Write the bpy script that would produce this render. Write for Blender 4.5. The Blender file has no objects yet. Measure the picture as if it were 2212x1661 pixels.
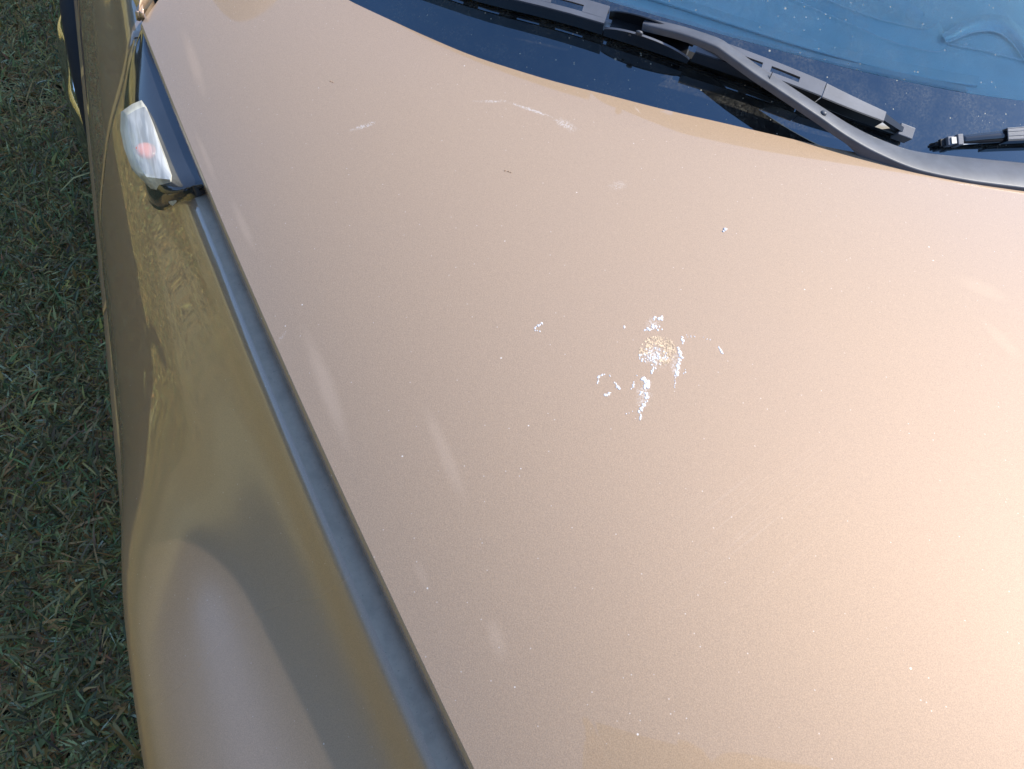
import bpy, math, random
import numpy as np
from mathutils import Vector, Matrix
random.seed(7); rng = np.random.default_rng(11)
R = math.radians
S = bpy.context.scene
COL = S.collection

# ---------------------------------------------------------------- camera
CAM_H = 1.45; YAW, PITCH, ROLL = 33.0, 50.0, 16.0; F_PX = 1590.0; W_PX, H_PX = 2212.0, 1661.0
def cam_axes():
    y, p, r = R(YAW), R(PITCH), R(ROLL)
    right = np.array([math.cos(y), -math.sin(y), 0]); fh = np.array([math.sin(y), math.cos(y), 0]); up = np.array([0, 0, 1.])
    F = fh*math.cos(p)-up*math.sin(p); U = fh*math.sin(p)+up*math.cos(p)
    return right*math.cos(r)+U*math.sin(r), -right*math.sin(r)+U*math.cos(r), F
CR, CU, CF = cam_axes(); CO = np.array([0, 0, CAM_H])
cam = bpy.data.cameras.new('camera'); camo = bpy.data.objects.new('camera', cam); COL.objects.link(camo)
camo.matrix_world = Matrix(((CR[0], CU[0], -CF[0], 0), (CR[1], CU[1], -CF[1], 0), (CR[2], CU[2], -CF[2], CAM_H), (0, 0, 0, 1)))
cam.lens = 36.0*F_PX/W_PX; cam.sensor_width = 36; cam.clip_start = .02; cam.clip_end = 600
S.camera = camo

# ---------------------------------------------------------------- light
SUN_DIR = Vector((.64, -.11, .76)).normalized()
sun = bpy.data.lights.new('sun', 'SUN'); suno = bpy.data.objects.new('sun', sun); COL.objects.link(suno)
sun.energy = 3.4; sun.angle = R(.53); sun.color = (1, .945, .85)
suno.rotation_euler = SUN_DIR.to_track_quat('Z', 'Y').to_euler()
w = bpy.data.worlds.new('World'); S.world = w; w.use_nodes = True
nt = w.node_tree; bg = nt.nodes['Background']
sky = nt.nodes.new('ShaderNodeTexSky'); sky.sky_type = 'NISHITA'; sky.sun_disc = False
sky.sun_elevation = math.asin(SUN_DIR.z); sky.sun_rotation = math.atan2(SUN_DIR.x, SUN_DIR.y)
sky.air_density = 1.0; sky.dust_density = .3; sky.ozone_density = 5.0
nt.links.new(sky.outputs[0], bg.inputs[0]); bg.inputs[1].default_value = .15
S.view_settings.view_transform = 'Standard'; S.view_settings.look = 'None'; S.view_settings.gamma = 1
S.view_settings.use_curve_mapping = False; S.view_settings.exposure = 0.86
S.render.resolution_x = 1024; S.render.resolution_y = 769

# ---------------------------------------------------------------- helpers
def setp(o, label=None, cat=None, kind=None, group=None):
    if label: o['label'] = label
    if cat: o['category'] = cat
    if kind: o['kind'] = kind
    if group: o['group'] = group
    return o
def mesh_obj(name, V, Fc, mat, parent=None, smooth=True, label=None):
    me = bpy.data.meshes.new(name); me.from_pydata([tuple(map(float, v)) for v in V], [], [tuple(int(i) for i in f) for f in Fc]); me.update()
    if smooth: me.polygons.foreach_set('use_smooth', [True]*len(me.polygons))
    if mat: me.materials.append(mat)
    o = bpy.data.objects.new(name, me); COL.objects.link(o)
    if parent: o.parent = parent
    if label: o['label'] = label
    return o
class MB:
    def __init__(s): s.V = []; s.F = []
    def add(s, V, Fc):
        b = len(s.V); s.V += [tuple(v) for v in V]; s.F += [tuple(i+b for i in f) for f in Fc]
    def grid(s, P):                        # P: rows x cols x 3
        P = np.asarray(P); r, c = P.shape[:2]
        s.add(P.reshape(-1, 3), [(i*c+j, i*c+j+1, (i+1)*c+j+1, (i+1)*c+j) for i in range(r-1) for j in range(c-1)])
    def loft(s, secs, caps=True):          # closed cross-sections
        P = np.asarray(secs); r, c = P.shape[:2]
        Fc = [(i*c+j, i*c+(j+1) % c, (i+1)*c+(j+1) % c, (i+1)*c+j) for i in range(r-1) for j in range(c)]
        if caps: Fc += [tuple(range(c))[::-1], tuple((r-1)*c+j for j in range(c))]
        s.add(P.reshape(-1, 3), Fc)
    def box(s, c, d, X=(1, 0, 0), Y=(0, 1, 0), Z=(0, 0, 1)):
        c, X, Y, Z = map(np.array, (c, X, Y, Z)); h = np.array(d)/2
        V = [c+X*h[0]*a+Y*h[1]*b+Z*h[2]*e for e in (-1, 1) for b in (-1, 1) for a in (-1, 1)]
        s.add(V, [(0, 2, 3, 1), (4, 5, 7, 6), (0, 1, 5, 4), (2, 6, 7, 3), (0, 4, 6, 2), (1, 3, 7, 5)])
    def build(s, name, mat, parent=None, smooth=True, label=None, bevel=0, thick=0, auto=None):
        o = mesh_obj(name, s.V, s.F, mat, parent, smooth, label)
        if thick:
            m = o.modifiers.new('t', 'SOLIDIFY'); m.thickness = thick; m.offset = -1
        if bevel:
            m = o.modifiers.new('b', 'BEVEL'); m.width = bevel; m.segments = 2; m.limit_method = 'ANGLE'; m.angle_limit = R(35)
        if smooth and auto:
            o.data.set_sharp_from_angle(angle=R(auto))
        return o
def smooth01(t): t = np.clip(t, 0, 1); return t*t*(3-2*t)
def resample(P, n, closed=False):
    """Catmull-Rom through the points, evenly spaced."""
    P = np.asarray(P, float)
    Q = np.vstack([2*P[0]-P[1], P, 2*P[-1]-P[-2]]); out = []
    for i in range(1, len(Q)-2):
        for t in np.linspace(0, 1, 12, endpoint=False):
            a, b, c, d = Q[i-1], Q[i], Q[i+1], Q[i+2]
            out.append(.5*((2*b)+(-a+c)*t+(2*a-5*b+4*c-d)*t*t+(-a+3*b-3*c+d)*t**3))
    out.append(P[-1]); out = np.array(out)
    L = np.r_[0, np.cumsum(np.linalg.norm(np.diff(out, axis=0), axis=1))]
    q = np.linspace(0, L[-1], n)
    return np.stack([np.interp(q, L, out[:, k]) for k in range(out.shape[1])], 1)

# a survey helper: a direction measured on the photograph, carried to a known surface z = f(x, y)
def ray(px, py):
    return CR*(px-W_PX/2)/F_PX + CU*(H_PX/2-py)/F_PX + CF
def at(px, py, f):
    d = ray(px, py)
    if not callable(f):
        return CO+d*((f-CAM_H)/d[2])
    lo, hi = .05, 8.0
    # march then bisect
    prev = lo; t = lo
    while t < hi:
        p = CO+d*t
        if p[2] < f(p[0], p[1]): break
        prev = t; t += .02
    a, b = prev, t
    for _ in range(30):
        m = (a+b)/2; p = CO+d*m
        if p[2] < f(p[0], p[1]): b = m
        else: a = m
    return CO+d*b

# ---------------------------------------------------------------- material helpers
class NT:
    def __init__(s, name):
        s.m = bpy.data.materials.new(name); s.m.use_nodes = True; s.t = s.m.node_tree
        s.b = s.t.nodes['Principled BSDF']; s.out = s.t.nodes['Material Output']
        s.tc = s.t.nodes.new('ShaderNodeTexCoord').outputs['Object']
    def n(s, typ, **k):
        x = s.t.nodes.new(typ)
        for a, v in k.items(): setattr(x, a, v)
        return x
    def put(s, sock, v):
        if isinstance(v, bpy.types.NodeSocket): s.t.links.new(v, sock)
        elif v is not None:
            if hasattr(sock.default_value, '__len__') and not hasattr(v, '__len__'): v = (v,)*len(sock.default_value)
            if hasattr(v, '__len__') and len(v) == 3 and len(sock.default_value) == 4: v = (*v, 1)
            sock.default_value = v
    def math(s, op, a, b=0.0, clamp=False):
        x = s.n('ShaderNodeMath', operation=op, use_clamp=clamp); s.put(x.inputs[0], a); s.put(x.inputs[1], b); return x.outputs[0]
    def noise(s, scale, detail=3, rough=.55, vec=None, dist=0):
        x = s.n('ShaderNodeTexNoise'); s.put(x.inputs['Vector'], vec or s.tc); x.inputs['Scale'].default_value = scale
        x.inputs['Detail'].default_value = detail; x.inputs['Roughness'].default_value = rough; x.inputs['Distortion'].default_value = dist
        return x.outputs['Fac']
    def vor(s, scale, out='Distance', vec=None, feature='F1', rand=1):
        x = s.n('ShaderNodeTexVoronoi', feature=feature); s.put(x.inputs['Vector'], vec or s.tc); x.inputs['Scale'].default_value = scale
        x.inputs['Randomness'].default_value = rand
        return x.outputs[out]
    def ramp(s, v, a, b, lo=0., hi=1., smooth=True):
        x = s.n('ShaderNodeMapRange', interpolation_type='SMOOTHSTEP' if smooth else 'LINEAR')
        s.put(x.inputs['Value'], v); x.inputs['From Min'].default_value = a; x.inputs['From Max'].default_value = b
        x.inputs['To Min'].default_value = lo; x.inputs['To Max'].default_value = hi
        return x.outputs[0]
    def mix(s, f, a, b):
        x = s.n('ShaderNodeMix', data_type='RGBA'); s.put(x.inputs[0], f); s.put(x.inputs[6], a); s.put(x.inputs[7], b); return x.outputs[2]
    def fmix(s, f, a, b):
        x = s.n('ShaderNodeMix', data_type='FLOAT'); s.put(x.inputs[0], f); s.put(x.inputs[2], a); s.put(x.inputs[3], b); return x.outputs[0]
    def mapping(s, loc=(0, 0, 0), rot=(0, 0, 0), scale=(1, 1, 1), vec=None, kind='TEXTURE'):
        x = s.n('ShaderNodeMapping', vector_type=kind); s.put(x.inputs['Vector'], vec or s.tc)
        x.inputs['Location'].default_value = loc; x.inputs['Rotation'].default_value = rot; x.inputs['Scale'].default_value = scale
        return x.outputs[0]
    def bump(s, h, strength=.3, dist=.001, normal=None):
        x = s.n('ShaderNodeBump'); s.put(x.inputs['Height'], h); x.inputs['Strength'].default_value = strength; x.inputs['Distance'].default_value = dist
        if normal: s.put(x.inputs['Normal'], normal)
        return x.outputs[0]
    def set(s, **k):
        for a, v in k.items(): s.put(s.b.inputs[a.replace('_', ' ')], v)
        return s
    def smear(s, cx, cy, rx, ry, ang, edge=.45, nscale=60, namt=.5):
        """soft-edged ellipse in the horizontal plane with a ragged rim, 0..1"""
        v = s.mapping((cx, cy, 0), (0, 0, ang), (rx, ry, 1000))
        x = s.n('ShaderNodeVectorMath', operation='LENGTH'); s.put(x.inputs[0], v)
        l = s.math('ADD', x.outputs['Value'], s.math('MULTIPLY', s.math('SUBTRACT', s.noise(nscale, 4), .5), namt*2))
        return s.ramp(l, 1-edge, 1+edge*.2, 1, 0)

BASE = (.485, .345, .226)
def make_paint(name, hood=False):
    p = NT(name)
    big = p.noise(3.0, 2)
    fl = p.noise(1400, 2, .7)
    col = p.mix(p.ramp(fl, .3, .7), tuple(c*.86 for c in BASE), tuple(c*1.10 for c in BASE))
    col = p.mix(p.ramp(big, .3, .7, 0, .12), col, (.40, .30, .25))
    # pale dust specks
    d1 = p.vor(130); pick = p.vor(130, 'Color')
    sep = p.n('ShaderNodeSeparateColor'); p.put(sep.inputs[0], pick)
    spk = p.math('MULTIPLY', p.ramp(d1, .10, .06), p.math('GREATER_THAN', sep.outputs[0], .975))
    d2 = p.vor(420); pick2 = p.vor(420, 'Color')
    sep2 = p.n('ShaderNodeSeparateColor'); p.put(sep2.inputs[0], pick2)
    spk2 = p.math('MULTIPLY', p.ramp(d2, .22, .14), p.math('GREATER_THAN', sep2.outputs[0], .985))
    spk = p.math('MAXIMUM', spk, p.math('MULTIPLY', spk2, .55))
    col = p.mix(spk, col, (.80, .74, .68))
    coat = p.math('MULTIPLY', p.math('SUBTRACT', 1.0, spk), .9)
    crough = p.fmix(p.noise(9, 4), .012, .035)
    if not hood:      # road film over the wheel, thinning out towards the door
        sy = p.n('ShaderNodeSeparateXYZ'); p.put(sy.inputs[0], p.tc)
        film = p.ramp(p.math('ADD', sy.outputs[1], p.math('MULTIPLY', p.noise(5, 2), .10)), .14, .58, 1, 0)
        crough = p.fmix(film, crough, .34); coat = p.math('MULTIPLY', coat, p.fmix(film, 1.0, .55))
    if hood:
        # pale reflection streaks near the side edge, painted into coat and colour
        for (a, b, wd, st) in REFL_STREAKS:
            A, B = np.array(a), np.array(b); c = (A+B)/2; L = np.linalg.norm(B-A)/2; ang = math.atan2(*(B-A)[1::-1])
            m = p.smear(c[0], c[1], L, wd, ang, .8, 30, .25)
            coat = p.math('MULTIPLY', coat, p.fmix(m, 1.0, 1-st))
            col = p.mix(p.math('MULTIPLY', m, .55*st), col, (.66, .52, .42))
        for (a, b, wd, st) in CHALK:
            A, B = np.array(a), np.array(b); c = (A+B)/2; L = np.linalg.norm(B-A)/2; ang = math.atan2(*(B-A)[1::-1])
            m = p.math('MULTIPLY', p.smear(c[0], c[1], L, wd, ang, .8, 300, .9), p.ramp(p.noise(700, 3, .7), .42, .62))
            col = p.mix(p.math('MULTIPLY', m, st), col, (.80, .76, .72))
        # fine wash scratches
        sv = p.mapping((.55, .15, 0), (0, 0, SCR_ANG), (1, .012, 1), kind='TEXTURE')
        sc = p.math('MULTIPLY', p.ramp(p.noise(14, 1, .3, vec=sv), .60, .68), p.smear(SCR_C[0], SCR_C[1], .10, .05, SCR_ANG, .8, 20, .2))
        col = p.mix(p.math('MULTIPLY', sc, .07), col, (.78, .66, .58))
    p.set(Base_Color=col, Metallic=.42 if hood else .78, Roughness=.70 if hood else .58, IOR=1.5)
    p.set(Coat_Weight=coat, Coat_Roughness=crough, Coat_IOR=1.74 if hood else 2.5)
    fb = p.bump(p.vor(1100, 'Color'), .32, .0004)
    p.set(Normal=fb)
    # long soft waviness of the clear coat
    cb = p.bump(p.noise(14, 1), .03, .002)
    p.set(Coat_Normal=cb)
    return p.m

# ---------------------------------------------------------------- hood surface
def interp_y(P):
    P = np.array(sorted([(p[1], p[0]) for p in P])); return P[:, 0], P[:, 1]
XC = .99                                        # car centre line
def zE(y):  return .985+.038*y-.05*np.clip(.05-y, 0, 9)**2
GAP_PX = [(306, 50), (352, 164), (396, 278), (445, 401), (461, 432), (500, 525), (558, 646), (604, 754), (648, 865), (720, 1026), (826, 1245), (927, 1460), (1026, 1661)]
gpts = np.array([at(*q, lambda x, y: zE(y)) for q in GAP_PX])
co = np.polyfit(gpts[:, 1], gpts[:, 0], 3)
def xgap(y):
    y = np.clip(y, -.35, 1.1); return np.polyval(co, np.clip(y, 0, .87)) + (y-np.clip(y, 0, .87))*np.where(y < 0, np.polyval(np.polyder(co), 0.), -.10)
def crown(s):
    s = np.clip(s, 0, 9); return .066*(1-np.exp(-s/.14))+.085*s-.045*s*s
def zh(x, y):
    x = np.asarray(x, float); xm = np.where(x > XC, 2*XC-x, x)
    return zE(y)+crown(xm-xgap(y))
hood_f = lambda x, y: float(zh(x, y))
COWL_PX = [(740, 0), (790, 26), (830, 45), (900, 78), (1000, 120), (1100, 152), (1200, 180), (1340, 213), (1450, 240), (1560, 265), (1680, 293), (1800, 320), (1930, 343), (2070, 366), (2212, 387)]
cpts = np.array([at(*q, hood_f) for q in COWL_PX])
A = np.stack([np.ones(len(cpts)), (cpts[:, 0]-XC)**2, (cpts[:, 0]-XC)**4, (cpts[:, 0]-XC)**6], 1)
kb = np.linalg.lstsq(A, cpts[:, 1], rcond=None)[0]
print('hood rear fit', kb, 'err', np.abs(A@kb-cpts[:, 1]).max(), cpts[0], cpts[-1])
XL = float(cpts[0][0])
def yb(x):
    d = np.abs(np.asarray(x, float)-XC); dm = XC-XL; dc = np.minimum(d, dm)
    f = lambda q: kb[0]+kb[1]*q**2+kb[2]*q**4+kb[3]*q**6
    sl = (f(dm)-f(dm-.01))/.01
    return f(dc)+(d-dc)*sl*.55
def hpt(px, py): p = at(px, py, hood_f); return (float(p[0]), float(p[1]))
REFL_STREAKS = [(hpt(395, 60), hpt(445, 215), .006, .6), (hpt(497, 425), hpt(552, 545), .004, .55), (hpt(655, 705), hpt(760, 985), .007, .6),
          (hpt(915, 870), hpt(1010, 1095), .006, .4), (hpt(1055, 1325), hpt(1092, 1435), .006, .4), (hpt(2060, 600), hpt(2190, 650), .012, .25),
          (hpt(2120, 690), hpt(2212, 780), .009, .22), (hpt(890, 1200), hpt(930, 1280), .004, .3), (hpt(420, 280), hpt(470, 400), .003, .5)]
CHALK = [(hpt(752, 284), hpt(816, 262), .0028, .75), (hpt(1022, 219), hpt(1095, 219), .0020, .65), (hpt(1090, 218), hpt(1200, 255), .0024, .8),
         (hpt(1196, 256), hpt(1246, 282), .0060, .6), (hpt(1316, 408), hpt(1356, 392), .006, .25), (hpt(1368, 226), hpt(1384, 246), .0012, .4), (hpt(2060, 397), hpt(2130, 401), .0015, .5),
         (hpt(598, 745), hpt(618, 715), .0018, .3),
         (hpt(1388, 770), hpt(1440, 768), .0105, .8), (hpt(1384, 882), hpt(1396, 815), .0055, .5), (hpt(1462, 760), hpt(1456, 815), .004, .5), (hpt(1396, 704), hpt(1425, 690), .005, .5)]
a_, b_ = np.array(hpt(1480, 1260)), np.array(hpt(1760, 1030)); SCR_ANG = math.atan2(*(b_-a_)[1::-1]); SCR_C = (a_+b_)/2
def ledge_mat():
    p = NT('dusty_ledge_paint'); n = p.noise(60, 5, .7); v = p.noise(420, 3, .7)
    c = p.mix(p.ramp(n, .3, .7), (.42, .33, .235), (.54, .43, .31)); c = p.mix(p.ramp(v, .62, .74, 0, .55), c, (.13, .12, .12))
    p.set(Base_Color=c, Metallic=.15, Roughness=p.ramp(n, .3, .7, .38, .6), Coat_Weight=.0, Coat_Roughness=.35, Normal=p.bump(v, .1, .0003)); return p.m
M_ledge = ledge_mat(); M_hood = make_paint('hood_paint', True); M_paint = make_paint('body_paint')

def simple(name, col, rough=.5, metal=0, spec=.5, coat=0, bumpscale=0, bstr=.2, var=.15, vscale=20):
    p = NT(name)
    c = p.mix(p.ramp(p.noise(vscale, 4), .3, .7), tuple(x*(1-var) for x in col), tuple(min(1, x*(1+var)) for x in col))
    p.set(Base_Color=c, Roughness=rough, Metallic=metal, Specular_IOR_Level=spec, Coat_Weight=coat, Coat_Roughness=.04)
    if bumpscale: p.set(Normal=p.bump(p.noise(bumpscale, 3), bstr, .0005))
    return p.m
M_wiper = simple('wiper_satin_black', (.06, .062, .07), .40, 0, .6, 0, 900, .15)
M_flank = simple('wiper_flank_shade', (.012, .012, .014), .3, 0, .6)  # darker copy for the side faces, their shade painted into the colour
M_wiper = simple('wiper_plate_lit', (.17, .175, .195), .38, 0, .6, 0, 900, .15)  # lighter copy for plates facing the sky, light painted into the colour
M_arm = simple('wiper_arm_dusty_grey', (.10, .104, .118), .46, 0, .5, 0, 1200, .2, .12, 60)
M_rubber = simple('rubber', (.008, .008, .009), .55)
M_steel = simple('steel_strip', (.55, .53, .48), .3, 1)
M_black = simple('black_void', (.006, .006, .007), .7)
M_dark = simple('dark_plastic', (.02, .023, .03), .16, 0, .7, .8)
M_dash = simple('dash_vinyl', (.74, .90, .90), .34, 0, .5, 0, 700, .5, .08, 8)
M_rib_glint = simple('rib_and_highlight', (.9, 1., 1.), .4)  # grille ribs, and the painted highlight lines on the dash
M_seat = simple('seat_cloth', (.10, .16, .20), .8)
M_tyre = simple('tyre', (.018, .017, .017), .75)
M_chrome = simple('chrome', (.75, .76, .78), .08, 1)

# ---------------------------------------------------------------- the car
car = bpy.data.objects.new('parked_car', None); COL.objects.link(car)
setp(car, 'tan metallic compact car with dusty hood, parked on the lawn', 'car')

# hood: from its side edge round over the crown to the far side
def xl_rear(y): return xgap(y)
NXH, NYH = 150, 120
def hood_patch():
    rows = []
    y_front = -.42
    xs = None
    u = np.linspace(0, 1, NXH)**1.0
    for j in range(NYH+1):
        v = j/NYH
        row = []
        for i in range(NXH):
            q = u[i]
            # rear boundary point for this column
            xr = XB[i]; yr = YB[i]
            y = y_front+(yr-y_front)*v
            # column x slides from the front layout to the rear layout
            xf = xgap(y_front)+(2*XC-2*xgap(y_front))*q
            x_e = xgap(y); x_lin = xf+(xr-xf)*v
            # keep the left and right borders exactly on the gap curve
            xe_lin = (xgap(y_front))+(XB[0]-xgap(y_front))*v
            fall = max(0, 1-q*4); fall2 = max(0, 1-(1-q)*4)
            x = x_lin+(x_e-xe_lin)*fall-(x_e-xe_lin)*fall2
            row.append((x, y, float(zh(x, y))))
        rows.append(row)
    return np.array(rows)
CORNER_PX = [(306, 50), (325, 26), (345, 0), (385, -45), (450, -85), (540, -95), (620, -72), (690, -32)]
rear = [at(*q, hood_f)[:2] for q in CORNER_PX]+[c[:2] for c in cpts if c[0] < XC]
rear = np.array(rear); rear = np.vstack([rear, np.stack([2*XC-rear[::-1, 0], rear[::-1, 1]], 1)])
rr = resample(rear, NXH); XB, YB = rr[:, 0], rr[:, 1]
HP = hood_patch()
mb = MB(); mb.grid(HP)
# turned-down hem all round the hood: rear and side edges
def skirt(mb, line, inward, depth=.016, r=.004):
    line = np.asarray(line); n = len(line); secs = []
    for k in range(n):
        t = line[min(k+1, n-1)]-line[max(k-1, 0)]; t[2] = 0; t /= np.linalg.norm(t); o = np.array([t[1], -t[0], 0])*inward
        p = line[k]
        secs.append([p, p+o*r*.3+[0, 0, -r*.35], p+o*r*.42+[0, 0, -r*1.0], p+o*r*.3+[0, 0, -depth], p-o*.012+[0, 0, -depth-.001]])
    mb.grid(np.array(secs))
skirt(mb, HP[:, 0].copy(), -1); skirt(mb, HP[-1].copy(), -1); skirt(mb, HP[:, -1].copy(), 1)
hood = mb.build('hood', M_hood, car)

# ---------------------------------------------------------------- fender and side body
C1_PX = [(416, 415), (432, 465), (461, 550), (518, 682), (558, 772), (608, 897), (648, 1011), (717, 1190), (802, 1346), (860, 1480), (935, 1661)]
SIL_PX = [(163, 0), (176, 117), (188, 234), (202, 410), (215, 539), (229, 664), (243, 797), (239, 907), (247, 1026), (267, 1237), (291, 1456), (316, 1661)]
DROP = .025
zstrip = lambda x, y: float(zE(y))-DROP
c1 = np.array([at(*q, zstrip) for q in C1_PX]); c1 = c1[np.argsort(c1[:, 1])]
SILU = [q for q in SIL_PX if q[1] < 700]; SILF = [q for q in SIL_PX if q[1] > 780]
su = np.array([at(*q, .56) for q in SILU]); sf = np.array([at(*q, .765) for q in SILF])
cu = np.polyfit(su[:, 1], su[:, 0], 2); cf = np.polyfit(sf[:, 1], sf[:, 0], 2)
c1f = np.polyfit(c1[:, 1], c1[:, 0], 3)
print('su', su.round(3).tolist()); print('sf', sf.round(3).tolist()); print('c1', c1.round(3).tolist())
def xo_up(y): yy = np.clip(y, .45, 2.2); return np.polyval(cu, yy)
def xo_fl(y): yy = np.clip(y, .05, .62); return np.polyval(cf, yy)+(yy-y)*.05
def flare(y): return 1-smooth01((y-.23)/.40)
def xsil_s(y): a = flare(y); return xo_up(y)*(1-a)+xo_fl(y)*a
def xc1(y):
    yy = np.clip(y, c1[0, 1], c1[-1, 1]); return np.polyval(c1f, yy)+(y-yy)*(-.12)
def body_section(y, n=56):
    yy = min(y, .86); g = float(xgap(yy)); ze = float(zE(yy)); a = float(flare(y))
    x1 = min(float(xc1(yy)), g-.012); wv = g-x1
    z1 = ze-DROP-.06*wv
    P = [(g+.016, ze-.085), (g+.013, ze-DROP-.006), (g+.006, ze-DROP), (g-.5*wv, ze-DROP-.02*wv), (x1+.003, z1+.0005)]
    xo, xf = float(xo_up(y)), float(xo_fl(y)); b = float(smooth01((y-.42)/.2))
    xs = xo+.020; W = x1-xs
    plain = [(x1-.025*W, z1-.008), (x1-.17*W, z1-.048), (x1-.44*W, z1-.11), (x1-.65*W, z1-.175), (x1-.83*W, z1-.240), (xs+.006, z1-.30), (xs, z1-.335),
             (xs-.002, .600), (xs-.012, .594), (xo+.001, .575), (xo, .555), (xo+.004, .52), (xo+.05, .25)]
    W = x1-xf
    fl = [(x1-.02*W, z1-.007), (x1-.10*W, z1-.028), (x1-.28*W, z1-.058), (x1-.44*W, z1-.080), (x1-.64*W, z1-.102), (x1-.83*W, z1-.127), (x1-.935*W, z1-.150),
          (xf+.002, z1-.195), (xf, z1-.21), (xf+.001, z1-.225), (xf+.003, z1-.25), (xf+.006, z1-.28), (xf+.012, z1-.32)]
    Q = [(p[0]*(1-a)+q[0]*a, p[1]*(1-a)+q[1]*a) for p, q in zip(plain, fl)]
    n1 = 10; a_ = resample(np.array(P), n1); b_ = resample(np.array(P[-1:]+Q), n-n1+1); return np.vstack([a_, b_[1:]])
def side_surface(y0, y1, ny, gapcut=None):
    rows = []
    for y in np.linspace(y0, y1, ny):
        s = body_section(y); rows.append([(p[0], y, p[1]) for p in s])
    return np.array(rows)
DOOR_Y = .865
mb = MB(); mb.grid(side_surface(-.42, DOOR_Y, 150)); fender = mb.build('fender', M_paint, car, thick=.003)
fender.data.materials.append(M_ledge)
for i, f in enumerate(fender.data.polygons):
    if i % 55 < 9: f.material_index = 1
mb = MB(); mb.grid(side_surface(DOOR_Y+.005, 1.50, 50)); door = mb.build('door', M_paint, car, thick=.003)
mb = MB(); mb.grid(side_surface(1.505, 3.5, 70)); mb.build('stretched_rear_fender', M_paint, car, thick=.003)  # lengthened out of view past the tail to shade the lawn
# black backing under the gaps
mb = MB(); bk = []
for y in np.linspace(-.42, 2.4, 60):
    g = float(xgap(min(y, .86))); ze = float(zE(min(y, .86)))
    bk.append([(g+.05, y, ze-.04), (g-.0, y, ze-.05), (float(xsil_s(y))+.03, y, .62), (float(xsil_s(y))+.05, y, .3)])
mb.grid(np.array(bk)); mb.build('inner_wing', M_black, car)

# ---------------------------------------------------------------- windscreen
def slopeW(x):
    d = (yb(x+.005)-yb(x-.005))/.01; return .84/(1+d*d)**.5
def zw(x, y):
    y0 = yb(x); return zh(x, np.minimum(y0, 1.0))-.040+slopeW(x)*(y-y0)
glass_f = lambda x, y: float(zw(x, y))
def glass_pt(px, py, off=0.): return at(px, py, lambda x, y: float(zw(x, y))+off)
FRIT_PX = [(900, -120), (1100, -60), (1350, 18), (1460, 48), (1568, 80), (1654, 102), (1740, 123), (1850, 148), (1960, 171), (2063, 193), (2140, 210), (2230, 226)]
fp = np.array([glass_pt(*q) for q in FRIT_PX]); print('frit', fp.round(3).tolist(), yb(fp[:, 0]))
fw = np.polyfit(fp[:, 0]-XC, fp[:, 1]-yb(fp[:, 0]), 2)
def frit_w(x):
    d = -np.abs(x-XC); d = np.maximum(d, fp[0][0]-XC); return np.clip(np.polyval(fw, d), .05, .4)
# ---- dusty glass
def dusty_glass(name, frit):
    p = NT(name)
    d1 = p.vor(260); pk = p.n('ShaderNodeSeparateColor'); p.put(pk.inputs[0], p.vor(260, 'Color'))
    spk = p.math('MULTIPLY', p.ramp(d1, .24, .12), p.math('GREATER_THAN', pk.outputs[0], .93))
    d2 = p.vor(90); pk2 = p.n('ShaderNodeSeparateColor'); p.put(pk2.inputs[0], p.vor(90, 'Color'))
    spk = p.math('MAXIMUM', spk, p.math('MULTIPLY', p.ramp(d2, .14, .07), p.math('GREATER_THAN', pk2.outputs[0], .94)))
    haze = p.math('MULTIPLY', p.ramp(p.noise(30, 5, .65), .25, .8), p.ramp(p.noise(450, 3, .7), .3, .75))
    dust = p.math('ADD', p.math('MULTIPLY', spk, .75 if frit else .45), p.math('MULTIPLY', haze, .16 if frit else .09), clamp=True)
    dif = p.n('ShaderNodeBsdfDiffuse'); p.put(dif.inputs[0], (.62, .58, .46))
    if frit:
        p.set(Base_Color=(.006, .007, .009), Roughness=.035, IOR=2.6, Specular_IOR_Level=.5, Specular_Tint=(.66, .86, 1.0))
        body = p.b.outputs[0]
    else:
        tr = p.n('ShaderNodeBsdfTransparent'); p.put(tr.inputs[0], (.84, .98, 1.0))
        gl = p.n('ShaderNodeBsdfGlossy'); gl.inputs['Roughness'].default_value = .015
        fr = p.n('ShaderNodeFresnel'); fr.inputs['IOR'].default_value = 1.85; p.put(gl.inputs[0], (.72, .90, 1.0))
        mx = p.n('ShaderNodeMixShader'); p.put(mx.inputs[0], fr.outputs[0]); p.put(mx.inputs[1], tr.outputs[0]); p.put(mx.inputs[2], gl.outputs[0]); body = mx.outputs[0]
    m = p.n('ShaderNodeMixShader'); p.put(m.inputs[0], dust); p.put(m.inputs[1], body); p.put(m.inputs[2], dif.outputs[0])
    p.t.links.new(m.outputs[0], p.out.inputs[0]); return p.m
M_frit = dusty_glass('black_band_dusty', True); M_glass = dusty_glass('windscreen_glass', False)
xs_ = np.linspace(XL-.14, 2*XC-XL+.14, 110)
mb = MB(); mb.grid([[(x, y, float(zw(x, y))) for x in xs_ for y in [float(yb(x))-.035+(float(frit_w(x))+.035)*k/16]] for k in range(17)])
def top_y(x): return 1.42-.25*0
ws = MB(); ws.grid([[(x, y, float(zw(x, y))) for x in xs_ for y in [float(yb(x)+frit_w(x))+.0004+(top_y(x)-float(yb(x)+frit_w(x)))*k/40]] for k in range(41)])
screen = ws.build('windscreen', M_glass, car)
frit = mb.build('black_border', M_frit, screen)

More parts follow.
